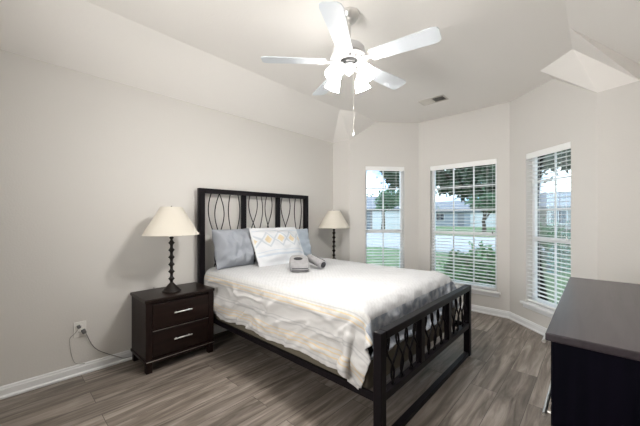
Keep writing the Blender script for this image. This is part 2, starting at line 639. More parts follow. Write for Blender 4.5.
# ------------------------------------------------------------------ windows and blinds
def make_window(i, cols, blind_label, tilt, left_open=0.0):
    F, s0, s1, z0, z1 = WIN[i]
    w = thing('window_%d' % i, None, None, F.p((s0 + s1) / 2, 0, z0), kind='structure')
    L = w.location.copy()

    def B(mb, name, mat, **kw):
        mb.v = [tuple(Vector(p) - L) for p in mb.v]
        return mb.build(name, mat, w, **kw)
    dg0, dg1 = 0.085, 0.125
    f = 0.035
    mb = MB()
    fbox(mb, F, s0, s0 + f, dg0 - .01, dg1, z0, z1)
    fbox(mb, F, s1 - f, s1, dg0 - .01, dg1, z0, z1)
    fbox(mb, F, s0 + f, s1 - f, dg0 - .01, dg1, z1 - f, z1)
    fbox(mb, F, s0 + f, s1 - f, dg0 - .01, dg1, z0, z0 + f + .01)
    B(mb, 'window_frame', M['vinyl'], bevel=.003)
    zm = z0 + 0.43 * (z1 - z0)
    mb = MB()
    fbox(mb, F, s0 + f, s1 - f, dg0 - .012, dg1 - .01, zm - .025, zm + .025)
    B(mb, 'meeting_rail', M['vinyl'], bevel=.003)
    a, b = s0 + f, s1 - f
    for k in range(1, cols):
        s = a + (b - a) * k / cols
        mb = MB()
        fbox(mb, F, s - .009, s + .009, .098, .110, z0 + f, zm - .025)
        fbox(mb, F, s - .009, s + .009, .098, .110, zm + .025, z1 - f)
        B(mb, 'muntin', M['vinyl'])
    hs = [zm + (z1 - zm) * t for t in (0.34, 0.67)] + [z0 + (zm - z0) * 0.5]
    for z in hs:
        mb = MB()
        fbox(mb, F, a, b, .099, .109, z - .008, z + .008)
        B(mb, 'muntin', M['vinyl'])
    mb = MB()
    fbox(mb, F, a, b, .102, .106, z0 + f, z1 - f)
    B(mb, 'glass_pane', M['glass'])
    # stool and apron
    mb = MB()
    fbox(mb, F, s0 + .001, s1 - .001, -.002, dg0 - .012, z0, z0 + .012)
    fbox(mb, F, s0 - .045, s1 + .045, -.045, -.001, z0 - .020, z0 + .010)
    B(mb, 'sill', M['trim'], bevel=.006)
    mb = MB()
    fbox(mb, F, s0 - .03, s1 + .03, -.016, -.001, z0 - .062, z0 - .021)
    B(mb, 'apron', M['trim'], bevel=.004)

    # horizontal blind hung inside the recess
    bl = thing('window_blind', blind_label, 'blind', F.p((s0 + s1) / 2, .04, z1), group='white slatted window blinds')
    L2 = bl.location.copy()

    def B2(mb, name, mat, **kw):
        mb.v = [tuple(Vector(p) - L2) for p in mb.v]
        return mb.build(name, mat, bl, **kw)
    mb = MB()
    fbox(mb, F, s0 + .004, s1 - .004, .012, .062, z1 - .045, z1 - .002)
    fbox(mb, F, s0 + .002, s1 - .002, .000, .010, z1 - .068, z1 - .001)
    B2(mb, 'head_rail', M['slat'], bevel=.003)
    mb = MB()
    zb = z0 + .035
    zt = z1 - .085
    n = int((zt - zb - .03) / .0435)
    dep = .050
    ct, st = math.cos(tilt), math.sin(tilt)
    for k in range(n + 1):
        z = zb + .04 + (zt - zb - .04) * k / n
        vs = []
        for s in (s0 + .006, s1 - .006):
            for q in range(5):
                d = (q / 4 - .5) * dep
                hgt = .0015 * (1 - (2 * q / 4 - 1) ** 2)
                for t in (0, .0020):
                    vs.append(F.p(s, .037 + d * ct - (hgt + t) * st, z + d * st + (hgt + t) * ct))
        fs = []
        for q in range(4):
            fs.append((2 * q + 1, 2 * q + 3, 10 + 2 * q + 3, 10 + 2 * q + 1))
            fs.append((2 * q, 10 + 2 * q, 10 + 2 * q + 2, 2 * q + 2))
            for e in (0, 10):
                fs.append((e + 2 * q, e + 2 * q + 2, e + 2 * q + 3, e + 2 * q + 1))
        fs.append((0, 1, 11, 10))
        fs.append((8, 18, 19, 9))
        mb.add(vs, fs)
    B2(mb, 'slats', M['slat'])
    mb = MB()
    fbox(mb, F, s0 + .006, s1 - .006, .014, .062, zb - .012, zb + .010)
    B2(mb, 'bottom_rail', M['slat'], bevel=.003)
    for s in (s0 + .12, s1 - .12):
        mb = MB()
        for d in (.012, .063):
            mb.tube([F.p(s, d, zb), F.p(s, d, z1 - .05)], .0009, 5)
        B2(mb, 'ladder_cord', M['slat'])
    mb = MB()
    sc_ = s1 - .05
    mb.tube([F.p(sc_, .004, z1 - .06), F.p(sc_, .004, zm + .05)], .0012, 5)
    lc = B2(mb, 'lift_cord', M['slat'])
    mb = MB()
    mb.lathe([(.0, .0), (.007, .002), (.008, .02), (.003, .036), (0, .038)], F.p(sc_, .004, zm + .012), 10)
    o = mb
    o.v = [tuple(Vector(p) - L2) for p in o.v]
    o.build('cord_tassel', M['slat'] if i != 2 else M['plug'], bl, smooth=True)
    return w


make_window(1, 2, 'white slatted blind in the narrow window nearest the bed and right lamp', math.radians(5))
make_window(2, 3, 'wide white slatted blind in the middle bay window beyond the footboard', math.radians(7))
make_window(3, 2, 'white slatted blind in the right bay window above the dresser top', math.radians(0))

# ================================================================== the bed
BY0, BY1 = 1.388, 2.955
bed = thing('bed_frame', 'dark metal bed frame with tall headboard and wavy bars', 'bed', (1.12, 2.17, 0))
BL = bed.location.copy()


def bedpart(mb, name, mat, parent=None, **kw):
    mb.v = [tuple(Vector(p) - BL) for p in mb.v]
    return mb.build(name, mat, parent or bed, **kw)


def wavy(x, r, c, A, ph, Lz, z0, z1, n=36):
    pts = []
    for i in range(n + 1):
        z = z1 + (z0 - z1) * i / n
        pts.append((x, c + A * math.sin(PI * (z1 - z) / Lz + ph), z))
    return MB().tube(pts, r, 8)


# headboard
hx0, hx1 = 0.035, 0.075
hb = bedpart(MB().box((hx0, BY0, 0), (hx1 + .01, BY0 + .062, 1.562))
             .box((hx0, BY1 - .062, 0), (hx1 + .01, BY1, 1.562))
             .box((hx0, BY0 + .062, 1.512), (hx1 + .01, BY1 - .062, 1.562))
             .box((hx0, BY0 + .062, 0.36), (hx1, BY1 - .062, 0.41)), 'headboard', M['metal'], bevel=.004)
for y in (1.924, 2.428):
    bedpart(MB().box((hx0 + .004, y - .028, 0.41), (hx1, y + .028, 1.512)), 'upright', M['metal'], hb, bevel=.003)
hbars = [
    (1.545, -.048, .35, .44), (1.622, -.052, .02, .44), (1.622, .056, .02, .44), (1.760, -.030, .3, .44), (1.838, .036, .3, .44),
    (2.052, -.060, .80, .42), (2.058, .056, .80, .42), (2.150, .040, .5, .46), (2.272, -.045, .5, .42), (2.285, .050, .8, .42),
    (2.535, -.055, .75, .42), (2.578, .058, .75, .42), (2.742, -.030, .4, .46), (2.812, .030, .4, .46)]
for c, A, ph, Lz in hbars:
    bedpart(wavy(.057, .0055, c, A, ph, Lz, 0.405, 1.515, 60), 'wavy_bar', M['metal'], hb, smooth=True)

# footboard
fx0, fx1 = 2.148, 2.200
fb = bedpart(MB().box((fx0, BY0, 0), (fx1, BY0 + .055, 0.640))
             .box((fx0, BY1 - .055, 0), (fx1, BY1, 0.640))
             .box((fx0, BY0 + .055, 0.594), (fx1, BY1 - .055, 0.640))
             .box((fx0 + .004, BY0 + .055, 0.256), (fx1 - .004, BY1 - .055, 0.300)), 'footboard', M['metal'], bevel=.004)
for y in (1.924, 2.428):
    bedpart(MB().box((fx0 + .008, y - .028, 0.300), (fx1 - .004, y + .028, 0.594)), 'upright', M['metal'], fb, bevel=.003)
for p0, p1 in ((1.443, 1.896), (1.952, 2.400), (2.456, 2.900)):
    for k in range(8):
        c = p0 + (p1 - p0) * (k + .5) / 8
        sg = -1 if k % 2 else 1
        bedpart(wavy(2.174, .0065, c, sg * .044, .35 if k % 3 else .9, .17, .298, .596, 30), 'wavy_bar', M['metal'], fb, smooth=True)
bedpart(MB().box((fx0 + .006, BY0 + .055, 0.001), (fx1 - .006, BY1 - .055, 0.036)), 'floor_stretcher', M['metal'], fb, bevel=.004)
# side rails with inward ledges
for sg, y in ((1, BY0 + .012), (-1, BY1 - .012)):
    y0, y1 = sorted((y, y + sg * .020))
    mb = MB().box((hx1 + .01, y0, 0.250), (fx0, y1, 0.292))
    l0, l1 = sorted((y + sg * .020, y + sg * .070))
    mb.box((hx1 + .01, l0, 0.250), (fx0, l1, 0.258))
    bedpart(mb, 'side_rail', M['metal'], bevel=.002)

# box spring and mattress
bs = thing('box_spring', 'olive brown box spring showing below the quilt hem', 'box spring', (1.1, 2.17, 0.26))
MB().box((-1.0, -.748, 0), (.98, .740, .165)).build('box_spring_body', M['boxspring'], bs, bevel=.02)
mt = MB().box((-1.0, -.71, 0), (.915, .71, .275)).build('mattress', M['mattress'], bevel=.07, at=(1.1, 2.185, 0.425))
tag(mt, 'mattress mostly hidden beneath the quilt, coloured dark for shade', 'mattress')


# ------------------------------------------------------------------ comforter (draped cloth, rest grid + offsets)
CDX = 0.025


def cloth_mat():
    m, nt, b = new_mat('white_quilt_with_yellow_stripes')
    L = nt.links.new
    uv = nt.nodes.new('ShaderNodeUVMap')
    uv.uv_map = 'rest'
    sep = nt.nodes.new('ShaderNodeSeparateXYZ')
    L(uv.outputs['UV'], sep.inputs[0])
    # slight waviness of the printed lines
    nz = nt.nodes.new('ShaderNodeTexNoise')
    nz.inputs['Scale'].default_value = 3
    L(uv.outputs['UV'], nz.inputs['Vector'])

    def math_(op, a, b_=None):
        n = nt.nodes.new('ShaderNodeMath')
        n.operation = op
        for i, q in enumerate((a, b_)):
            if q is None:
                continue
            if isinstance(q, (int, float)):
                n.inputs[i].default_value = q
            else:
                L(q, n.inputs[i])
        return n.outputs[0]

    def band(src, c, w):
        d = math_('ABSOLUTE', math_('SUBTRACT', src, c))
        return math_('LESS_THAN', d, w)

    def union(lst):
        r = lst[0]
        for q in lst[1:]:
            r = math_('MAXIMUM', r, q)
        return r
    X, Y = sep.outputs['X'], sep.outputs['Y']
    yellow = union([band(Y, 1.168, .0042), band(Y, 1.196, .0042), band(Y, 1.222, .0036),
                    band(Y, 1.452, .0042), band(Y, 1.482, .0042)])
    grey = union([band(Y, 1.135, .006), band(Y, 1.29, .005), band(Y, 1.315, .004), band(Y, 1.43, .008),
                  band(Y, 1.50, .004)])
    # a broad soft yellow wash beside the striped edge on top
    wash = band(Y, 1.50, .035)
    # embroidered diamonds near the foot
    dx = math_('ABSOLUTE', math_('SUBTRACT', math_('MODULO', math_('ADD', Y, 0.03), 0.30), 0.15))
    dd = math_('ADD', dx, math_('MULTIPLY', math_('ABSOLUTE', math_('SUBTRACT', X, 2.03)), 1.1))
    dia = math_('MULTIPLY', math_('LESS_THAN', dd, .055), math_('GREATER_THAN', Y, 1.47))
    foot_shade = math_('GREATER_THAN', X, 1.975)  # shade on the foot drop, painted in as a blue-grey band
    # tufted pale pattern on the top
    vo = nt.nodes.new('ShaderNodeTexWave')
    vo.wave_type = 'BANDS'
    vo.bands_direction = 'DIAGONAL'
    vo.inputs['Scale'].default_value = 16
    vo.inputs['Distortion'].default_value = 7
    vo.inputs['Detail'].default_value = 3
    vo.inputs['Detail Scale'].default_value = 2.2
    L(uv.outputs['UV'], vo.inputs['Vector'])
    rp = nt.nodes.new('ShaderNodeValToRGB')
    rp.color_ramp.elements[0].position = 0.15
    rp.color_ramp.elements[1].position = 0.6
    rp.color_ramp.elements[0].color = (0.50, 0.505, 0.515, 1)
    rp.color_ramp.elements[1].color = (0.545, 0.55, 0.56, 1)
    L(vo.outputs['Fac'], rp.inputs['Fac'])

    def mix(fac, c1, c2):
        n = nt.nodes.new('ShaderNodeMixRGB')
        if isinstance(fac, (int, float)):
            n.inputs[0].default_value = fac
        else:
            L(fac, n.inputs[0])
        for i, q in ((1, c1), (2, c2)):
            if isinstance(q, tuple):
                n.inputs[i].default_value = q
            else:
                L(q, n.inputs[i])
        return n.outputs[0]
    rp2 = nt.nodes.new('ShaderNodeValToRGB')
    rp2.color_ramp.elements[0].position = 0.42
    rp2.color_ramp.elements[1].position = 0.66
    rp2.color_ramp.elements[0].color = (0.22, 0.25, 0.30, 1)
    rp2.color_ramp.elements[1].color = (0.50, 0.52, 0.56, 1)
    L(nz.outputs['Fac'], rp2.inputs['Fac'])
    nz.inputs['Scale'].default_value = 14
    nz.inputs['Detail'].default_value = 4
    shade_col = rp2.outputs['Color']
    side = math_('LESS_THAN', Y, 1.47)
    c = mix(side, rp.outputs['Color'], (0.55, 0.54, 0.53, 1))
    c = mix(math_('MULTIPLY', wash, .18), c, (0.64, 0.60, 0.50, 1))
    c = mix(math_('MULTIPLY', grey, .55), c, (0.36, 0.36, 0.37, 1))
    c = mix(math_('MULTIPLY', yellow, .62), c, (0.66, 0.47, 0.20, 1))
    c = mix(math_('MULTIPLY', dia, .5), c, (0.70, 0.56, 0.28, 1))
    c = mix(math_('MULTIPLY', foot_shade, math_('GREATER_THAN', Y, 1.47)), c, shade_col)
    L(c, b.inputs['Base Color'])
    b.inputs['Roughness'].default_value = 0.8
    b.inputs['Specular IOR Level'].default_value = 0.25
    b.inputs['Sheen Weight'].default_value = 0.15
    nb = nt.nodes.new('ShaderNodeTexNoise')
    nb.noise_type = 'RIDGED_MULTIFRACTAL'
    nb.inputs['Scale'].default_value = 6.5
    nb.inputs['Detail'].default_value = 3
    nb.inputs['Distortion'].default_value = 1.6
    L(uv.outputs['UV'], nb.inputs['Vector'])
    bp = nt.nodes.new('ShaderNodeBump')
    bp.inputs['Strength'].default_value = 0.30
    bp.inputs['Distance'].default_value = 0.012
    L(nb.outputs['Fac'], bp.inputs['Height'])
    L(bp.outputs['Normal'], b.inputs['Normal'])
    return m


def make_comforter():
    """let a flat quilt fall over a mattress form, keep the settled shape"""
    forms = []

    def form(a, b, bev):
        bm = bmesh.new()
        bmesh.ops.create_cube(bm, size=1.0)
        for v in bm.verts:
            v.co = Vector([(a[k] + b[k]) / 2 + v.co[k] * (b[k] - a[k]) for k in range(3)])
        bmesh.ops.bevel(bm, geom=bm.edges[:], offset=bev, segments=4, affect='EDGES', profile=0.5)
        me = bpy.data.meshes.new('form')
        bm.to_mesh(me)
        bm.free()
        o = bpy.data.objects.new('form', me)
        COL.objects.link(o)
        o.modifiers.new('collide', 'COLLISION')
        o.collision.thickness_outer = 0.012
        o.collision.cloth_friction = 12
        forms.append(o)
    form((0.0, 1.455, .40), (2.03, 2.915, .715), .075)
    form((0.0, 1.42, .2), (2.10, 2.94, .42), .01)
    form((2.135, 1.36, 0), (2.24, 3.0, .60), .01)
    form((-.2, 1.2, 0), (.07, 3.1, 1.6), .01)
    xs0, ys0 = 0.10, 1.100
    nx, ny, nflap = 80, 83, 6
    vs, uvs, idx = [], [], {}
    for i in range(nx + nflap):
        for j in range(ny):
            y = ys0 + CDX * j
            if i >= nx and not (1.47 < y < 2.90):
                continue
            x = xs0 + CDX * .993 * min(i, nx - 1)
            yr = y
            if y < 1.47:
                y += (1.47 - y) / .37 * (.080 + .018 * noise.noise(Vector((x * 3, 2, 5))) + .010 * noise.noise(Vector((x * 9, 7, 5))) - .035 * max(0, (x - 1.75) / .35) ** 2)
            z = .765 + WRINKLE * noise.noise(Vector((x * 5, y * 5, 1)))
            if i >= nx:
                x, z = 2.080, .755 - CDX * (i - nx + 1)
            idx[i, j] = len(vs)
            vs.append((x, y, z))
            uvs.append((xs0 + CDX * i, yr))
    fs = []
    for (i, j) in idx:
        q = [(i, j), (i + 1, j), (i + 1, j + 1), (i, j + 1)]
        if all(t in idx for t in q):
            fs.append([idx[t] for t in q])
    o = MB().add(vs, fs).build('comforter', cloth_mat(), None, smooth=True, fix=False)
    m = o.modifiers.new('drape', 'CLOTH')
    c = m.settings
    c.quality = 8
    c.mass = .25
    c.tension_stiffness = 12
    c.compression_stiffness = 6
    c.shear_stiffness = 4
    c.bending_stiffness = .05
    c.shrink_min = c.shrink_max = -.07
    c.air_damping = 2
    m.collision_settings.collision_quality = 3
    m.collision_settings.distance_min = .008
    m.collision_settings.use_self_collision = True
    m.collision_settings.self_distance_min = .008
    m.point_cache.frame_end = 60
    for fr in range(1, 56):
        scene.frame_set(fr)
    ev = o.evaluated_get(bpy.context.evaluated_depsgraph_get())
    em = ev.to_mesh()
    pos = [v.co.copy() for v in em.vertices]
    ev.to_mesh_clear()
    o.modifiers.remove(m)
    scene.frame_set(1)
    for q in forms:
        bpy.data.objects.remove(q, do_unlink=True)
    base = Vector((1.1, 2.17, 0.70))
    me = o.data
    for v, p in zip(me.vertices, pos):
        v.co = p - base
    o.location = base
    ul = me.uv_layers.new(name='rest')
    for lp in me.loops:
        ul.data[lp.index].uv = uvs[lp.vertex_index]
    me.update()
    # refine once so that small creases can be shaped
    fine = o.modifiers.new('refine', 'SUBSURF')
    fine.levels = 1
    ev = o.evaluated_get(bpy.context.evaluated_depsgraph_get())
    me2 = bpy.data.meshes.new_from_object(ev)
    o.modifiers.remove(fine)
    o.data = me2
    me2.name = 'comforter'
    bpy.data.meshes.remove(me)
    me = me2
    rest = [None] * len(me.vertices)
    for lp in me.loops:
        rest[lp.vertex_index] = tuple(me.uv_layers[0].data[lp.index].uv)
    nor = [v.normal.copy() for v in me.vertices]

    def ridge(q, sharp):
        return max(0.0, 1 - abs(noise.noise(q)) * sharp)

    for k, v in enumerate(me.vertices):
        x, y = rest[k]
        side = max(0.0, min(1.0, (1.50 - y) / .10))
        foot = max(0.0, min(1.0, (x - 1.85) / .15))
        w = Vector((noise.noise(Vector((x * 3, y * 3, 3))), noise.noise(Vector((x * 3, y * 3, 8))), 0))
        q = Vector((x * 2.2 + y * 2.4, y * 6.5 - x * 2.6, 0)) + w * .9
        q2 = Vector((x * 6.5 - y * 3.5, y * 9.0 + x * 3.0, 4)) + w * 1.3
        low = noise.noise(Vector((x * 2.2, y * 2.2, 7)))
        tame = 1 - .6 * max(0.0, min(1.0, (x - 1.85) / .1))
        a1 = .003 + .026 * side * tame + .006 * foot
        a2 = .002 + .011 * side + .007 * foot
        d = a1 * (ridge(q, 2.6) ** 1.6 - .25) + a2 * (ridge(q2, 2.4) ** 1.5 - .25) + .008 * low
        v.co += nor[k] * d
    me.update()
    ss = o.modifiers.new('smooth', 'SUBSURF')
    ss.levels = ss.render_levels = 1
    sm = o.modifiers.new('quilt_thickness', 'SOLIDIFY')
    sm.thickness = 0.008
    sm.offset = 0
    return tag(o, 'rumpled white quilt with thin yellow stripes spread over the bed', 'comforter')


WRINKLE = .02
make_comforter()


# ------------------------------------------------------------------ pillows
def pillow_mb(w, h, t, flange=0.0, seed=0, n=26, wr=.012):
    """pillow standing in its own x(width)-z(height) plane, thickness along y"""
    mb = MB()
    vs, fs = [], []
    def pt(u, v, sg):
        pin = 1 - .05 * (abs(u) ** 3) * (1 - abs(v)) * 0 
        ex = abs(u)
        ev = abs(v)
        core = max(0, (1 - ex ** 2.6)) ** .55 * max(0, (1 - ev ** 2.6)) ** .55
        x = u * w / 2 * (1 - .05 * (1 - ev ** 2))if flange == 0 else u * w / 2
        z = v * h / 2 * (1 - .05 * (1 - ex ** 2)) if flange == 0 else v * h / 2
        if flange:
            fu = max(0, 1 - (min(1, ex / (1 - 2 * flange / w))) ** 2.6)
            fv = max(0, 1 - (min(1, ev / (1 - 2 * flange / h))) ** 2.6)
            core = fu ** .55 * fv ** .55
        q = noise.noise(Vector((u * 2.2 + seed, v * 2.2, sg * 3 + seed))) * wr * 1.6
        q += noise.noise(Vector((u * 5 + seed, v * 4, sg * 5 + seed))) * wr
        y = sg * (core * t / 2 + .004) + q * min(1, core * 2 + .25)
        return (x, y, z + h / 2)
    for sg in (-1, 1):
        o = len(vs)
        for i in range(n + 1):
            for j in range(n + 1):
                vs.append(pt(2 * i / n - 1, 2 * j / n - 1, sg))
        for i in range(n):
            for j in range(n):
                a = o + i * (n + 1) + j
                fs.append((a, a + n + 1, a + n + 2, a + 1))
    # rim
    N = (n + 1) ** 2
    ring = [i * (n + 1) for i in range(n + 1)] + [n * (n + 1) + j for j in range(1, n + 1)] + [i * (n + 1) + n for i in range(n - 1, -1, -1)] + [j for j in range(n - 1, 0, -1)]
    for k in range(len(ring)):
        a, b = ring[k], ring[(k + 1) % len(ring)]
        fs.append((a, b, b + N, a + N))
    mb.add(vs, fs)
    return mb


def place_pillow(mb, name, mat, label, base, yaw, lean, roll=0.0):
    """base: bottom-centre on the bed; the pillow's front looks along +x, leaning back towards the headboard"""
    o = mb.build(name, mat, None, smooth=True, subsurf=1)
    R = Matrix.Rotation(yaw, 4, 'Z') @ Matrix.Rotation(-lean, 4, 'Y') @ Matrix.Rotation(PI / 2, 4, 'Z') @ Matrix.Rotation(roll, 4, 'Y')
    o.matrix_world = Matrix.Translation(base) @ R
    return tag(o, label, 'pillow')


def sham_mat():
    m, nt, b = new_mat('white_sham_with_diamond_embroidery')
    L = nt.links.new
    tc = nt.nodes.new('ShaderNodeTexCoord')
    sep = nt.nodes.new('ShaderNodeSeparateXYZ')
    L(tc.outputs['Object'], sep.inputs[0])

    def mt_(op, a, b_=None):
        n = nt.nodes.new('ShaderNodeMath')
        n.operation = op
        for i, q in enumerate((a, b_)):
            if q is None:
                continue
            if isinstance(q, (int, float)):
                n.inputs[i].default_value = q
            else:
                L(q, n.inputs[i])
        return n.outputs[0]
    X, Z = sep.outputs['X'], sep.outputs['Z']
    # row of diamonds across the upper middle
    px = 0.165
    fx = mt_('ABSOLUTE', mt_('SUBTRACT', mt_('FLOORED_MODULO', mt_('ADD', X, px / 2), px), px / 2))
    fz = mt_('ABSOLUTE', mt_('SUBTRACT', Z, 0.285))
    dd = mt_('ADD', fx, mt_('MULTIPLY', fz, 1.0))
    inx = mt_('LESS_THAN', mt_('ABSOLUTE', X), 0.315)
    core = mt_('MULTIPLY', mt_('LESS_THAN', dd, .048), inx)
    ring = mt_('MULTIPLY', mt_('LESS_THAN', mt_('ABSOLUTE', mt_('SUBTRACT', dd, .085)), .012), inx)
    ring = mt_('MULTIPLY', ring, mt_('LESS_THAN', fz, .095))
    rows = mt_('LESS_THAN', mt_('ABSOLUTE', mt_('SUBTRACT', Z, 0.150)), .004)
    rows = mt_('MAXIMUM', rows, mt_('LESS_THAN', mt_('ABSOLUTE', mt_('SUBTRACT', Z, 0.110)), .010))
    rows = mt_('MAXIMUM', rows, mt_('LESS_THAN', mt_('ABSOLUTE', mt_('SUBTRACT', Z, 0.405)), .006))
    rows = mt_('MULTIPLY', rows, inx)

    def mix(fac, c1, c2, k=1.0):
        n = nt.nodes.new('ShaderNodeMixRGB')
        L(mt_('MULTIPLY', fac, k), n.inputs[0])
        for i, q in ((1, c1), (2, c2)):
            if isinstance(q, tuple):
                n.inputs[i].default_value = q
            else:
                L(q, n.inputs[i])
        return n.outputs[0]
    c = mix(rows, (0.62, 0.635, 0.655, 1), (0.44, 0.51, 0.60, 1), .7)
    c = mix(ring, c, (0.40, 0.45, 0.51, 1), .7)
    c = mix(core, c, (0.62, 0.49, 0.28, 1), .8)
    L(c, b.inputs['Base Color'])
    b.inputs['Roughness'].default_value = .9
    return m


M['sham'] = sham_mat()
place_pillow(pillow_mb(.46, .42, .26, seed=3, wr=.026), 'pillow', M['bluepillow'], 'plain blue-grey pillow leaning on the headboard at the left',
             (.27, 1.705, .735), .04, .26, 0.0)
place_pillow(pillow_mb(.68, .40, .18, seed=9, wr=.016), 'pillow', M['palebluepillow'], 'pale blue pillow mostly hidden behind the right end of the embroidered one',
             (.24, 2.52, .735), -.05, .30, 0.03)
place_pillow(pillow_mb(.67, .45, .15, flange=.045, seed=5, wr=.016), 'pillow', M['sham'], 'white pillow embroidered with a row of yellow diamonds',
             (.47, 2.185, .737), -.03, .46, 0.0)

# ------------------------------------------------------------------ two grey plush items on the quilt
g1 = thing('folded_grey_cloth', 'flat folded grey plush cloth with a dark oval opening on the quilt', 'folded cloth', (.90, 2.01, .745), math.radians(50))
mb = MB()
n = 24
vs, fs = [], []
W_, D_, H_ = .19, .25, .085
for i in range(n):
    a = 2 * PI * i / n
    ca, sa = math.cos(a), math.sin(a)
    sx = math.copysign(abs(ca) ** .45, ca)
    sy = math.copysign(abs(sa) ** .45, sa)
    for z, k in ((0, .92), (.012, 1.0), (.045, 1.02), (.075, .98), (.088, .88)):
        zz = z * .62 + (z / .088) * .34 * (sy * D_ / 2 * k + D_ / 2)
        vs.append((sx * W_ / 2 * k, sy * D_ / 2 * k, zz))
for i in range(n):
    for k in range(4):
        a, b = i * 5 + k, ((i + 1) % n) * 5 + k
        fs.append((a, b, b + 1, a + 1))
fs.append(tuple(i * 5 + 4 for i in range(n)))
fs.append(tuple(i * 5 for i in range(n - 1, -1, -1)))
mb.add(vs, fs)
mb.build('folded_body', M['greycloth'], g1, smooth='auto', bevel=.006)
mb = MB().lathe([(.0, .006), (.5, .005), (.9, .003), (1.0, 0)], (0, 0, 0), 24)
mb.v = [(x * .045 - .01, y * .030 + .02, z + .058 + .34 * (y * .030 + .02 + D_ / 2)) for x, y, z in mb.v]
mb.build('oval_opening', M['darkcloth'], g1, smooth=True)
mb = MB()
for k in range(2):
    mb.obox((.0, -D_ / 2 - .001, .014 + .020 * k), [(1, 0, 0), (0, 1, 0), (0, 0, 1)], (.075, .003, .003))
mb.build('fold_line', M['darkcloth'], g1)
g2 = thing('rolled_grey_cloth', 'rolled grey plush cloth with dark ends beside the folded grey one', 'rolled cloth', (.94, 2.205, .815), math.radians(171))
g2.rotation_euler = (0, math.radians(-11), math.radians(171))
mb = MB().lathe([(.0, -.125), (.030, -.125), (.040, -.118), (.043, -.06), (.041, .0), (.043, .07), (.040, .118), (.030, .125), (0, .125)], (0, 0, 0), 24, axis=(1, 0, .0))
mb.build('rolled_body', M['greycloth'], g2, smooth='auto')
for sg in (-1, 1):
    MB().lathe([(.0, .0), (.022, .001), (.030, -.002), (.034, -.010)], (sg * .1275, 0, 0), 20, axis=(sg, 0, 0)).build('roll_end', M['darkcloth'], g2, smooth=True)
MB().obox((.0, -.030, .030), [(1, 0, 0), (0, 1, 1), (0, -1, 1)], (.105, .014, .004)).build('loose_flap', M['darkcloth'], g2, bevel=.003)


# ================================================================== nightstands and lamps
def make_nightstand():
    t = thing('nightstand', 'dark espresso two-drawer nightstand left of the bed by the outlet', 'nightstand', (.03, .80, 0), group='espresso nightstands beside the bed')
    W, D, H = .575, .375, .60
    # local: x depth, y width
    MB().box((-.008, -.010, H - .026), (D + .014, W + .004, H)).build('top', M['ns'], t, bevel=.005)
    c = MB()
    c.box((0, 0, .105), (D - .018, .020, H - .026))
    c.box((0, W - .020, .105), (D - .018, W, H - .026))
    c.box((0, .020, .105), (.010, W - .020, H - .026))
    c.box((0.010, .020, .105), (D - .02, W - .020, .125))
    c.box((D - .034, .020, H - .050), (D - .018, W - .020, H - .026))
    c.build('body', M['ns_v'], t, bevel=.003)
    MB().box((D - .018, .0, .105), (D, .048, H - .026)).build('front_stile', M['ns_v'], t, bevel=.002)
    MB().box((D - .018, W - .048, .105), (D, W, H - .026)).build('front_stile', M['ns_v'], t, bevel=.002)
    MB().box((-.004, -.008, .082), (D + .012, W + .004, .106)).build('plinth', M['ns'], t, bevel=.004)
    MB().box((D + .0121, .0, .098), (D + .0145, W, .103)).build('plinth_bead', M['nickel'], t)
    for z0, z1 in ((.125, .325), (.345, .550)):
        d = MB().box((D - .035, .050, z0), (D - .001, W - .050, z1)).build('drawer', M['ns'], t, bevel=.004)
        zz = (z0 + z1) / 2 + .008
        h = MB()
        h.tube([(D + .022, W / 2 - .075, zz), (D + .022, W / 2 + .075, zz)], .0055, 10)
        h.tube([(D - .001, W / 2 - .055, zz), (D + .022, W / 2 - .055, zz)], .004, 8)
        h.tube([(D - .001, W / 2 + .055, zz), (D + .022, W / 2 + .055, zz)], .004, 8)
        h.build('handle', M['nickel'], d, smooth='auto')
        if z0 > .3:
            MB().box((D - .0012, .052, z0 - .012), (D + .0005, W - .052, z0 - .008)).build('drawer_bead', M['nickel'], d)
    for x in (.004, D - .048):
        for y in (.004, W - .049):
            MB().prism([(x, y, .0825), (x + .045, y, .0825), (x + .045, y + .045, .0825), (x, y + .045, .0825)], (0, 0, -.0815)).build('foot', M['ns_v'], t, bevel=.003)
    return t


ns = make_nightstand()
ns2 = copy_tree(ns)
ns2.location = (.03, 2.996, 0)
ns2['label'] = 'dark nightstand in the corner beyond the bed carrying the right lamp'


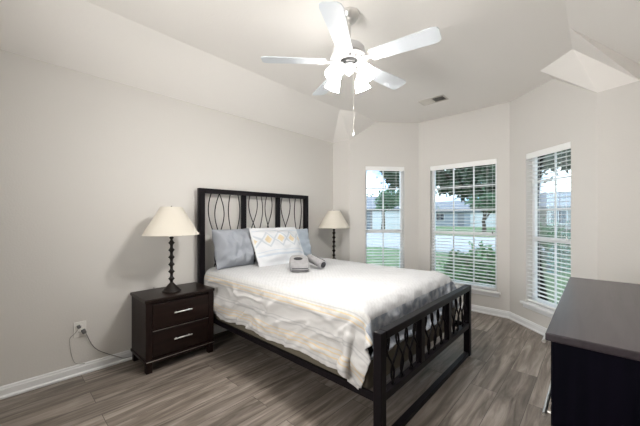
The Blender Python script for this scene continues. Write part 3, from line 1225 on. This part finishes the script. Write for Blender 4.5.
def make_lamp():
    t = thing('table_lamp', 'cream-shaded table lamp with black turned stem on the left nightstand', 'lamp', (.25, 1.055, .6005), group='table lamps beside the bed')
    MB().lathe([(0, 0), (.078, 0), (.081, .006), (.077, .013), (.066, .019), (.062, .028), (.045, .042), (.034, .056), (.023, .068), (.015, .078), (0, .080)], n=32).build('base', M['lampblack'], t, smooth='auto')
    prof = [(.011, .076)]
    z = .082
    k = 0
    while z < .44:
        prof += [(.012, z), (.013, z + .012), (.021, z + .024), (.028, z + .031), (.021, z + .038), (.013, z + .050)]
        z += .064
        k += 1
    prof += [(.010, z), (.018, z + .010), (.018, z + .02), (.008, z + .024), (0, z + .025)]
    MB().lathe(prof, n=24).build('stem', M['lampblack'], t, smooth=True)
    s = MB().lathe([(.228, .505), (.229, .508), (.088, .752), (.087, .754)], n=56).build('lamp_shade', M['shade'], t, smooth='auto', solid=.002)
    for z, r in ((.507, .2285), (.752, .088)):
        pts = [(r * math.cos(q * 2 * PI / 56), r * math.sin(q * 2 * PI / 56), z) for q in range(57)]
        MB().tube(pts, .0022, 6).build('shade_trim', M['shade'], s, smooth=True)
    hp = MB()
    hp.tube([(0, 0, z - .02 + .0), (0, 0, .545)], .013, 12)
    for a in (0, PI):
        hp.tube([(.014 * math.cos(a), 0, .50), (.055 * math.cos(a), 0, .60), (.045 * math.cos(a), 0, .70), (0, 0, .742)], .0015, 6)
    hp.tube([(-.087, 0, .742), (.087, 0, .742)], .0015, 6)
    hp.tube([(0, -.087, .742), (0, .087, .742)], .0015, 6)
    hp.build('harp', M['nickel'], t, smooth=True)
    MB().lathe([(0, .742), (.008, .744), (.010, .752), (.006, .760), (0, .766)], n=14).build('finial', M['lampblack'], t, smooth=True)
    return t


lamp = make_lamp()
lamp2 = copy_tree(lamp)
lamp2.location = (.25, 3.31, .6005)
lamp2['label'] = 'cream-shaded table lamp with black turned stem beyond the bed by the narrow window'
# left lamp's cord: behind the nightstand, loop on the wall, up to the plug
cord = MB()
lp = lamp.location
ctrl = [(.008, .99, .61), (.008, .93, .30), (.010, .86, .06), (.012, .76, .030), (.012, .70, .060), (.012, .62, .115), (.012, .56, .165), (.013, .52, .225), (.016, .492, .300), (.022, .478, .335)]
pts = []
for i in range(len(ctrl) - 1):
    p0, p1, p2, p3 = [Vector(ctrl[max(0, min(len(ctrl) - 1, i + k))]) for k in (-1, 0, 1, 2)]
    for q in range(6):
        s = q / 6
        pts.append(.5 * ((2 * p1) + (p2 - p0) * s + (2 * p0 - 5 * p1 + 4 * p2 - p3) * s * s + (3 * p1 - p0 - 3 * p2 + p3) * s ** 3))
pts.append(Vector(ctrl[-1]))
pts = [(.19, 1.055, .607), (.06, 1.03, .607), (.0305, 1.01, .606)][:0] + pts
cord.tube([tuple(Vector(p) - lp) for p in pts], .0028, 8)
cord.build('power_cord', M['cord'], lamp, smooth=True)
MB().obox(Vector((.019, .468, .345)) - lp, [(1, 0, 0), (0, 1, .35), (0, -.35, 1)], (.013, .014, .017)).build('plug', M['plug'], lamp, bevel=.004)

# wall outlet and a thin second cord looping beside it
ol = thing('wall_outlet', 'white wall outlet plate low on the left wall with a plug in it', 'outlet', (0, .445, .365))
MB().box((.0005, -.040, -.060), (.006, .040, .060)).build('cover_plate', M['outlet'], ol, bevel=.002)
for z in (-.022, .024):
    s = MB().prism([(.006, -.017, z - .012), (.006, .017, z - .012), (.006, .017, z + .012), (.006, .010, z + .016), (.006, -.010, z + .016), (.006, -.017, z + .012)], (.002, 0, 0)).build('socket', M['outlet'], ol)
    MB().box((.008, -.008, z - .005), (.0085, -.0055, z + .006)).box((.008, .0055, z - .005), (.0085, .008, z + .006)).build('slot', M['slot'], s)
MB().lathe([(0, .008), (.003, .0075), (.0035, .006)], (0, 0, .001), 12, axis=(1, 0, 0)).build('screw', M['nickel'], ol)
c2 = thing('charger_cord', 'thin pale charger cord hanging in a loop below the wall outlet', 'cord', (0, .445, .365))
ctrl = [(.026, -.012, .012), (.024, -.035, -.02), (.010, -.062, -.055), (.006, -.060, -.13), (.006, -.050, -.20), (.006, -.032, -.255), (.010, .0, -.275), (.018, .035, -.281)]
pts = []
for i in range(len(ctrl) - 1):
    p0, p1, p2, p3 = [Vector(ctrl[max(0, min(len(ctrl) - 1, i + k))]) for k in (-1, 0, 1, 2)]
    for q in range(6):
        s = q / 6
        pts.append(.5 * ((2 * p1) + (p2 - p0) * s + (2 * p0 - 5 * p1 + 4 * p2 - p3) * s * s + (3 * p1 - p0 - 3 * p2 + p3) * s ** 3))
MB().tube(pts, .0022, 6).build('cable', simple('pale_grey_cable', (.36, .35, .33), .5), c2, smooth=True)
MB().obox((.016, -.008, .024), [(1, 0, 0), (0, 1, .3), (0, -.3, 1)], (.009, .011, .014)).build('cable_plug', M['plug'], c2, bevel=.003)

# ================================================================== dresser
dr = thing('dresser', 'black wooden dresser with a glossy dark plum top at the right edge', 'dresser', (2.91, 1.34, 0))
DW, DD, DH = 1.35, .52, .85
MB().box((-.004, -.006, DH - .028), (DD + .004, DW + .006, DH)).build('top', M['drs_top'], dr, bevel=.004)
MB().box((.014, .012, .075), (DD - .004, .036, DH - .028)).box((.014, DW - .036, .075), (DD - .004, DW - .012, DH - .028)) \
    .box((DD - .014, .036, .075), (DD - .004, DW - .036, DH - .028)).box((.030, .036, .075), (DD - .014, DW - .036, .095)) \
    .box((.030, DW / 2 - .010, .095), (DD - .014, DW / 2 + .010, DH - .028)).build('body', M['drs'], dr, bevel=.003)
MB().box((.030, .012, .001), (DD - .010, DW - .012, .075)).build('plinth', M['drs'], dr, bevel=.003)
for r in range(3):
    z0 = .100 + r * .241
    for y0, y1 in ((.040, DW / 2 - .004), (DW / 2 + .004, DW - .040)):
        d = MB().box((.008, y0, z0), (.030, y1, z0 + .233)).build('drawer', M['drs'], dr, bevel=.004)
        h = MB()
        yc = (y0 + y1) / 2
        zc = z0 + .150 if r < 2 else z0 + .195
        h.tube([(-.020, yc - .24, zc), (-.020, yc + .24, zc)], .007, 10)
        for q in (-.21, .21):
            h.tube([(.008, yc + q, zc), (-.020, yc + q, zc)], .005, 8)
        h.build('handle', M['nickel'], d, smooth='auto')

# ================================================================== ceiling fan
FX, FY = 1.76, 1.682
fan = thing('ceiling_fan', 'white five-blade ceiling fan with four lit glass shades', 'ceiling fan', (FX, FY, 2.70))
Z = lambda z: z - 2.70
MB().lathe([(0, Z(2.6995)), (.072, Z(2.6995)), (.073, Z(2.690)), (.066, Z(2.665)), (.045, Z(2.640)), (.022, Z(2.630)), (0, Z(2.629))], n=36).build('canopy', M['nickel'], fan, smooth='auto')
MB().lathe([(.013, Z(2.632)), (.013, Z(2.47))], n=20).build('downrod', M['nickel'], fan, smooth=True)
MB().lathe([(0, Z(2.480)), (.035, Z(2.480)), (.048, Z(2.472)), (.095, Z(2.462)), (.108, Z(2.450)), (.112, Z(2.430)), (.112, Z(2.412)), (.118, Z(2.408)), (.118, Z(2.398)), (.105, Z(2.392)), (.075, Z(2.388)), (0, Z(2.386))], n=48).build('motor_housing', M['fanwhite'], fan, smooth='auto')
# slotted lower ring
ring = MB().lathe([(.062, Z(2.385)), (.128, Z(2.385)), (.132, Z(2.378)), (.128, Z(2.370)), (.100, Z(2.362)), (.062, Z(2.362)), (.062, Z(2.385))], n=48).build('motor_ring', M['fanwhite'], fan, smooth='auto')
for k in range(15):
    a = 2 * PI * k / 15
    c, s = math.cos(a), math.sin(a)
    MB().obox((.096 * c, .096 * s, Z(2.3645)), [(c, s, .05), (-s, c, 0), (0, 0, 1)], (.014, .006, .003)).build('vent_slot', M['fangap'], ring)
MB().lathe([(.060, Z(2.384)), (.060, Z(2.345)), (.055, Z(2.340)), (0, Z(2.340))], n=32).build('rotor', M['fangap'], fan, smooth='auto')
for k in range(5):
    a = math.radians(10 + 72 * k)
    c, s = math.cos(a), math.sin(a)
    r0, r1 = .165, .610
    pit = math.radians(-11)
    ax = Vector((c, s, 0))
    ay = Vector((-s, c, 0)) * math.cos(pit) + Vector((0, 0, 1)) * math.sin(pit)
    az = ax.cross(ay)
    o = Vector((0, 0, Z(2.358)))
    outline = [(r0, -.048), (r0 + .02, -.054), (r1 - .045, -.069), (r1 - .012, -.060), (r1, -.040), (r1, .040), (r1 - .012, .060), (r1 - .045, .069), (r0 + .02, .054), (r0, .048)]
    b = MB().prism([o + ax * x + ay * y - az * .003 for x, y in outline], az * .006).build('blade', M['fanblade'], fan, bevel=.0015)
    ir = MB()
    ir.prism([o + ax * x + ay * y - az * .0075 for x, y in [(.10, -.020), (.17, -.014), (.20, -.040), (.235, -.040), (.225, -.012), (.25, 0), (.225, .012), (.235, .040), (.20, .040), (.17, .014), (.10, .020)]], az * .0044)
    ir.build('blade_iron', M['fanwhite'], b)
# light kit
MB().lathe([(0, Z(2.342)), (.038, Z(2.342)), (.046, Z(2.332)), (.046, Z(2.305)), (.036, Z(2.292)), (.030, Z(2.280)), (.012, Z(2.268)), (.006, Z(2.258)), (0, Z(2.256))], n=32).build('light_kit_hub', M['fanwhite'], fan, smooth='auto')
for k in range(4):
    a = math.radians(88 + 90 * k)
    c, s = math.cos(a), math.sin(a)
    arm = MB()
    p = [(.040 * c, .040 * s, Z(2.318)), (.075 * c, .075 * s, Z(2.326)), (.100 * c, .100 * s, Z(2.318)), (.112 * c, .112 * s, Z(2.300))]
    arm.tube(p, .007, 10)
    ar = arm.build('lamp_arm', M['fanwhite'], fan, smooth='auto')
    d = Vector((c * .52, s * .52, -.85)).normalized()
    o = Vector((.108 * c, .108 * s, Z(2.305)))
    MB().lathe([(0, -.004), (.020, -.003), (.022, .004), (.022, .022), (0, .023)], o, 20, axis=d).build('socket_cup', M['fanwhite'], ar, smooth='auto')
    MB().lathe([(.020, .018), (.028, .026), (.040, .050), (.047, .075), (.052, .098), (.058, .112)], o, 28, axis=d).build('glass_shade', M['glow'], ar, smooth=True, fix=True)
    MB().lathe([(0, .024), (.012, .028), (.014, .045), (.026, .075), (.028, .090), (.024, .104), (.013, .113), (0, .116)], o, 20, axis=d).build('bulb', M['bulb'], ar, smooth=True)
R_ = Vector((298, 276, 0)).normalized()
for off, zb in ((.034, 1.83),):
    q = R_ * off
    ch = MB().tube([(q.x, q.y, Z(2.285)), (q.x, q.y, Z(zb + .03))], .0006, 6).build('pull_chain', M['vent'], fan)
    MB().lathe([(0, .034), (.004, .032), (.007, .016), (.006, .003), (0, 0)], (q.x, q.y, Z(zb)), 14).build('chain_fob', M['fanwhite'], ch, smooth=True)

# ceiling vent
vt = thing('ceiling_vent', 'white rectangular air vent with dark louvres set in the ceiling', 'vent', (1.575, 3.625, 2.70), math.radians(0))
vf = MB()
hx, hy = .155, .085
vf.box((-hx, -hy, -.010), (hx, -hy + .018, -.001)).box((-hx, hy - .018, -.010), (hx, hy, -.001))
vf.box((-hx, -hy + .018, -.010), (-hx + .018, hy - .018, -.001)).box((hx - .018, -hy + .018, -.010), (hx, hy - .018, -.001))
vf.box((-.006, -hy + .018, -.010), (.006, hy - .018, -.001))
vf.build('vent_frame', M['vent'], vt, bevel=.002)
MB().box((-hx + .018, -hy + .018, -.0022), (hx - .018, hy - .018, -.0012)).build('vent_opening', M['ventgap'], vt)
for k in range(5):
    y = -hy + .032 + k * .0265
    for sx, tl in ((-1, -.75), (1, .55)):
        cx = sx * (hx - .018 + .006) / 2
        MB().obox((cx, y, -.0075), [(1, 0, 0), (0, math.cos(tl), math.sin(tl)), (0, -math.sin(tl), math.cos(tl))], ((hx - .024) / 2 - .001, .0085, .0006)).build('louvre', M['vent'], vt)

# ================================================================== outside
GZ = -0.20
struct('ground_lawn', MB().box((-60, 4.75, GZ - .1), (40, 90, GZ)), M['lawn'])
struct('street', MB().box((-60, 12.5, GZ + .001), (40, 24.0, GZ + .02)), M['street'])


def foliage(mb, c, r, n, leaf, seed, squash=1.0):
    rd = random.Random(seed)
    tufts = []
    while len(tufts) < 26:
        p = Vector((rd.uniform(-1, 1), rd.uniform(-1, 1), rd.uniform(-1, 1)))
        if .3 < p.length < 1:
            tufts.append((p, rd.uniform(.10, .26)))
    for _ in range(n):
        p, w = rd.choice(tufts)
        p = p + Vector((rd.gauss(0, w), rd.gauss(0, w), rd.gauss(0, w)))
        q = Vector((p.x * r[0], p.y * r[1], p.z * r[2])) + Vector(c)
        q.z = max(q.z, .04)
        a = Vector((rd.gauss(0, 1), rd.gauss(0, 1), rd.gauss(0, 1))).normalized()
        b = a.orthogonal().normalized()
        b = (Matrix.Rotation(rd.uniform(0, 6.28), 3, a) @ b)
        d = a.cross(b)
        s = leaf * rd.uniform(.6, 1.3)
        mb.add([q - b * s, q + d * s * .45, q + b * s, q - d * s * .45], [(0, 1, 2, 3)])
    return mb


def tree(name, label, loc, blobs, leaf, mat, trunk_h, trunk_r, n, seed, cat='tree'):
    t = thing(name, label, cat, loc)
    mb = MB()
    for i, (c, r) in enumerate(blobs):
        foliage(mb, c, r, n, leaf, seed + i)
    mb.build('foliage', mat, t, fix=False)
    if trunk_h:
        tk = MB().tube([(0, 0, 0), (.05, .0, trunk_h * .4), (-.04, .05, trunk_h * .8), (0, 0, trunk_h)], [trunk_r * 1.3, trunk_r, trunk_r * .85, trunk_r * .6], 12)
        for i, (c, r) in enumerate(blobs[:4]):
            tk.tube([(0, 0, trunk_h * .75), tuple(Vector((0, 0, trunk_h * .75)).lerp(Vector(c), .5) + Vector((0, 0, .1))), c], [trunk_r * .5, trunk_r * .35, trunk_r * .12], 8)
        tk.build('trunk', M['pot'], t, smooth='auto')
    return t


# big dark tree whose boughs hang over the lawn
tree('oak_tree', 'large dark leafy tree whose boughs fill the top of the middle window', (.95, 11.0, GZ),
     [((-2.0, .2, 3.35), (1.0, 1.2, .75)), ((-.6, -.2, 3.1), (1.1, 1.2, .80)), ((1.3, .2, 3.65), (1.2, 1.4, .75)), ((-4.1, .2, 3.3), (.55, .6, .55)), ((-1.5, .3, 2.55), (.7, .7, .40)), ((-3.0, .2, 4.3), (1.4, 1.2, .6)), ((.2, 0, 5.0), (2.4, 2.2, 1.2))],
     .12, M['leaf_dark'], 3.4, .20, 1500, 11)
tree('round_tree', 'mid green rounded tree across the street seen in the middle window', (-4.2, 29.0, GZ),
     [((0, 0, 2.9), (1.3, 1.3, .9)), ((1.2, .2, 2.9), (1.3, 1.3, .9)), ((.7, 0, 3.7), (1.1, 1.1, .8))], .20, M['leaf_mid'], 1.4, .16, 1500, 31)
tree('shrub', 'leafy green shrub on the lawn just outside the middle window', (1.25, 6.55, GZ),
     [((0, 0, .40), (.50, .5, .42)), ((-.24, .1, .34), (.36, .36, .32)), ((.30, -.05, .38), (.36, .36, .34))], .065, M['leaf_shrub'], 0.35, .04, 2600, 51, cat='shrub')
tree('shrub', 'small rounded green shrub across the lawn seen in the right window', (2.05, 10.4, GZ),
     [((0, 0, .75), (.62, .55, .55)), ((.35, 0, .55), (.45, .45, .45))], .07, M['leaf_mid'], 0.5, .05, 900, 71, cat='shrub')
tree('shade_tree', 'pale green tree beside the house in the narrow window', (-12.2, 25.5, GZ),
     [((0, 0, 2.9), (1.0, 1.0, .8)), ((.9, .2, 3.3), (1.0, 1.0, .8))], .18, M['leaf_mid'], 2.8, .16, 1000, 91)
tree('shade_tree', 'dark tree rising behind the grey-roofed house in the narrow window', (-20.0, 40.5, GZ),
     [((0, 0, 3.6), (3.0, 2.4, 1.7)), ((3.0, 0, 3.2), (2.2, 2.2, 1.4)), ((-3.0, 0, 3.2), (2.2, 2.2, 1.4))], .30, M['leaf_mid'], 2.4, .25, 1000, 111)


def house(label, loc, W, D, H, RH, wallm, rz, garage=True):
    t = thing('house', label, 'house', loc, rz)
    MB().box((-W / 2, -D / 2, 0), (W / 2, D / 2, H)).build('wall', wallm, t)
    e = .4
    x, y = W / 2 + e, D / 2 + e
    MB().add([(-x, -y, H), (x, -y, H), (x, y, H), (-x, y, H), (-x + y * .9, 0, H + RH), (x - y * .9, 0, H + RH), (-x, -y, H - .15), (x, -y, H - .15), (x, y, H - .15), (-x, y, H - .15)],
             [(0, 1, 5, 4), (1, 2, 5), (2, 3, 4, 5), (3, 0, 4), (0, 6, 7, 1), (1, 7, 8, 2), (2, 8, 9, 3), (3, 9, 6, 0), (6, 9, 8, 7)]).build('roof', M['roof'], t)
    yf = -D / 2
    if garage:
        g = MB().box((W * .08, yf - .03, 0), (W * .08 + 4.2, yf - .001, 2.1)).build('garage_door', M['garage'], t)
        MB().box((W * .08, yf - .035, .68), (W * .08 + 4.2, yf - .0301, .71)).box((W * .08, yf - .035, 1.38), (W * .08 + 4.2, yf - .0301, 1.41)).build('panel_groove', M['roof'], g)
    for x0 in (-W * .40, -W * .20):
        f = MB().box((x0, yf - .04, .8), (x0 + 1.3, yf - .001, 2.1)).build('window', M['garage'], t)
        MB().box((x0 + .08, yf - .05, .88), (x0 + .62, yf - .0401, 2.02)).box((x0 + .68, yf - .05, .88), (x0 + 1.22, yf - .0401, 2.02)).build('pane', M['hglass'], f)
    MB().box((-W * .02, yf - .03, 0), (-W * .02 + .95, yf - .001, 2.1)).build('door', M['roof'], t)
    return t


house('grey-roofed pale brick house across the street in the narrow window', (-17.0, 31.5, GZ), 12.0, 7.0, 2.4, 1.6, M['brick'], math.radians(14))
house('low blue-grey house in the distance in the middle window', (-12.5, 52.0, GZ), 18.0, 8.0, 2.4, 1.7, M['siding'], math.radians(4))
house('pale brick house far across the street in the right window', (2.5, 38.0, GZ), 13.0, 7.0, 2.4, 1.6, M['brick'], math.radians(0), garage=True)
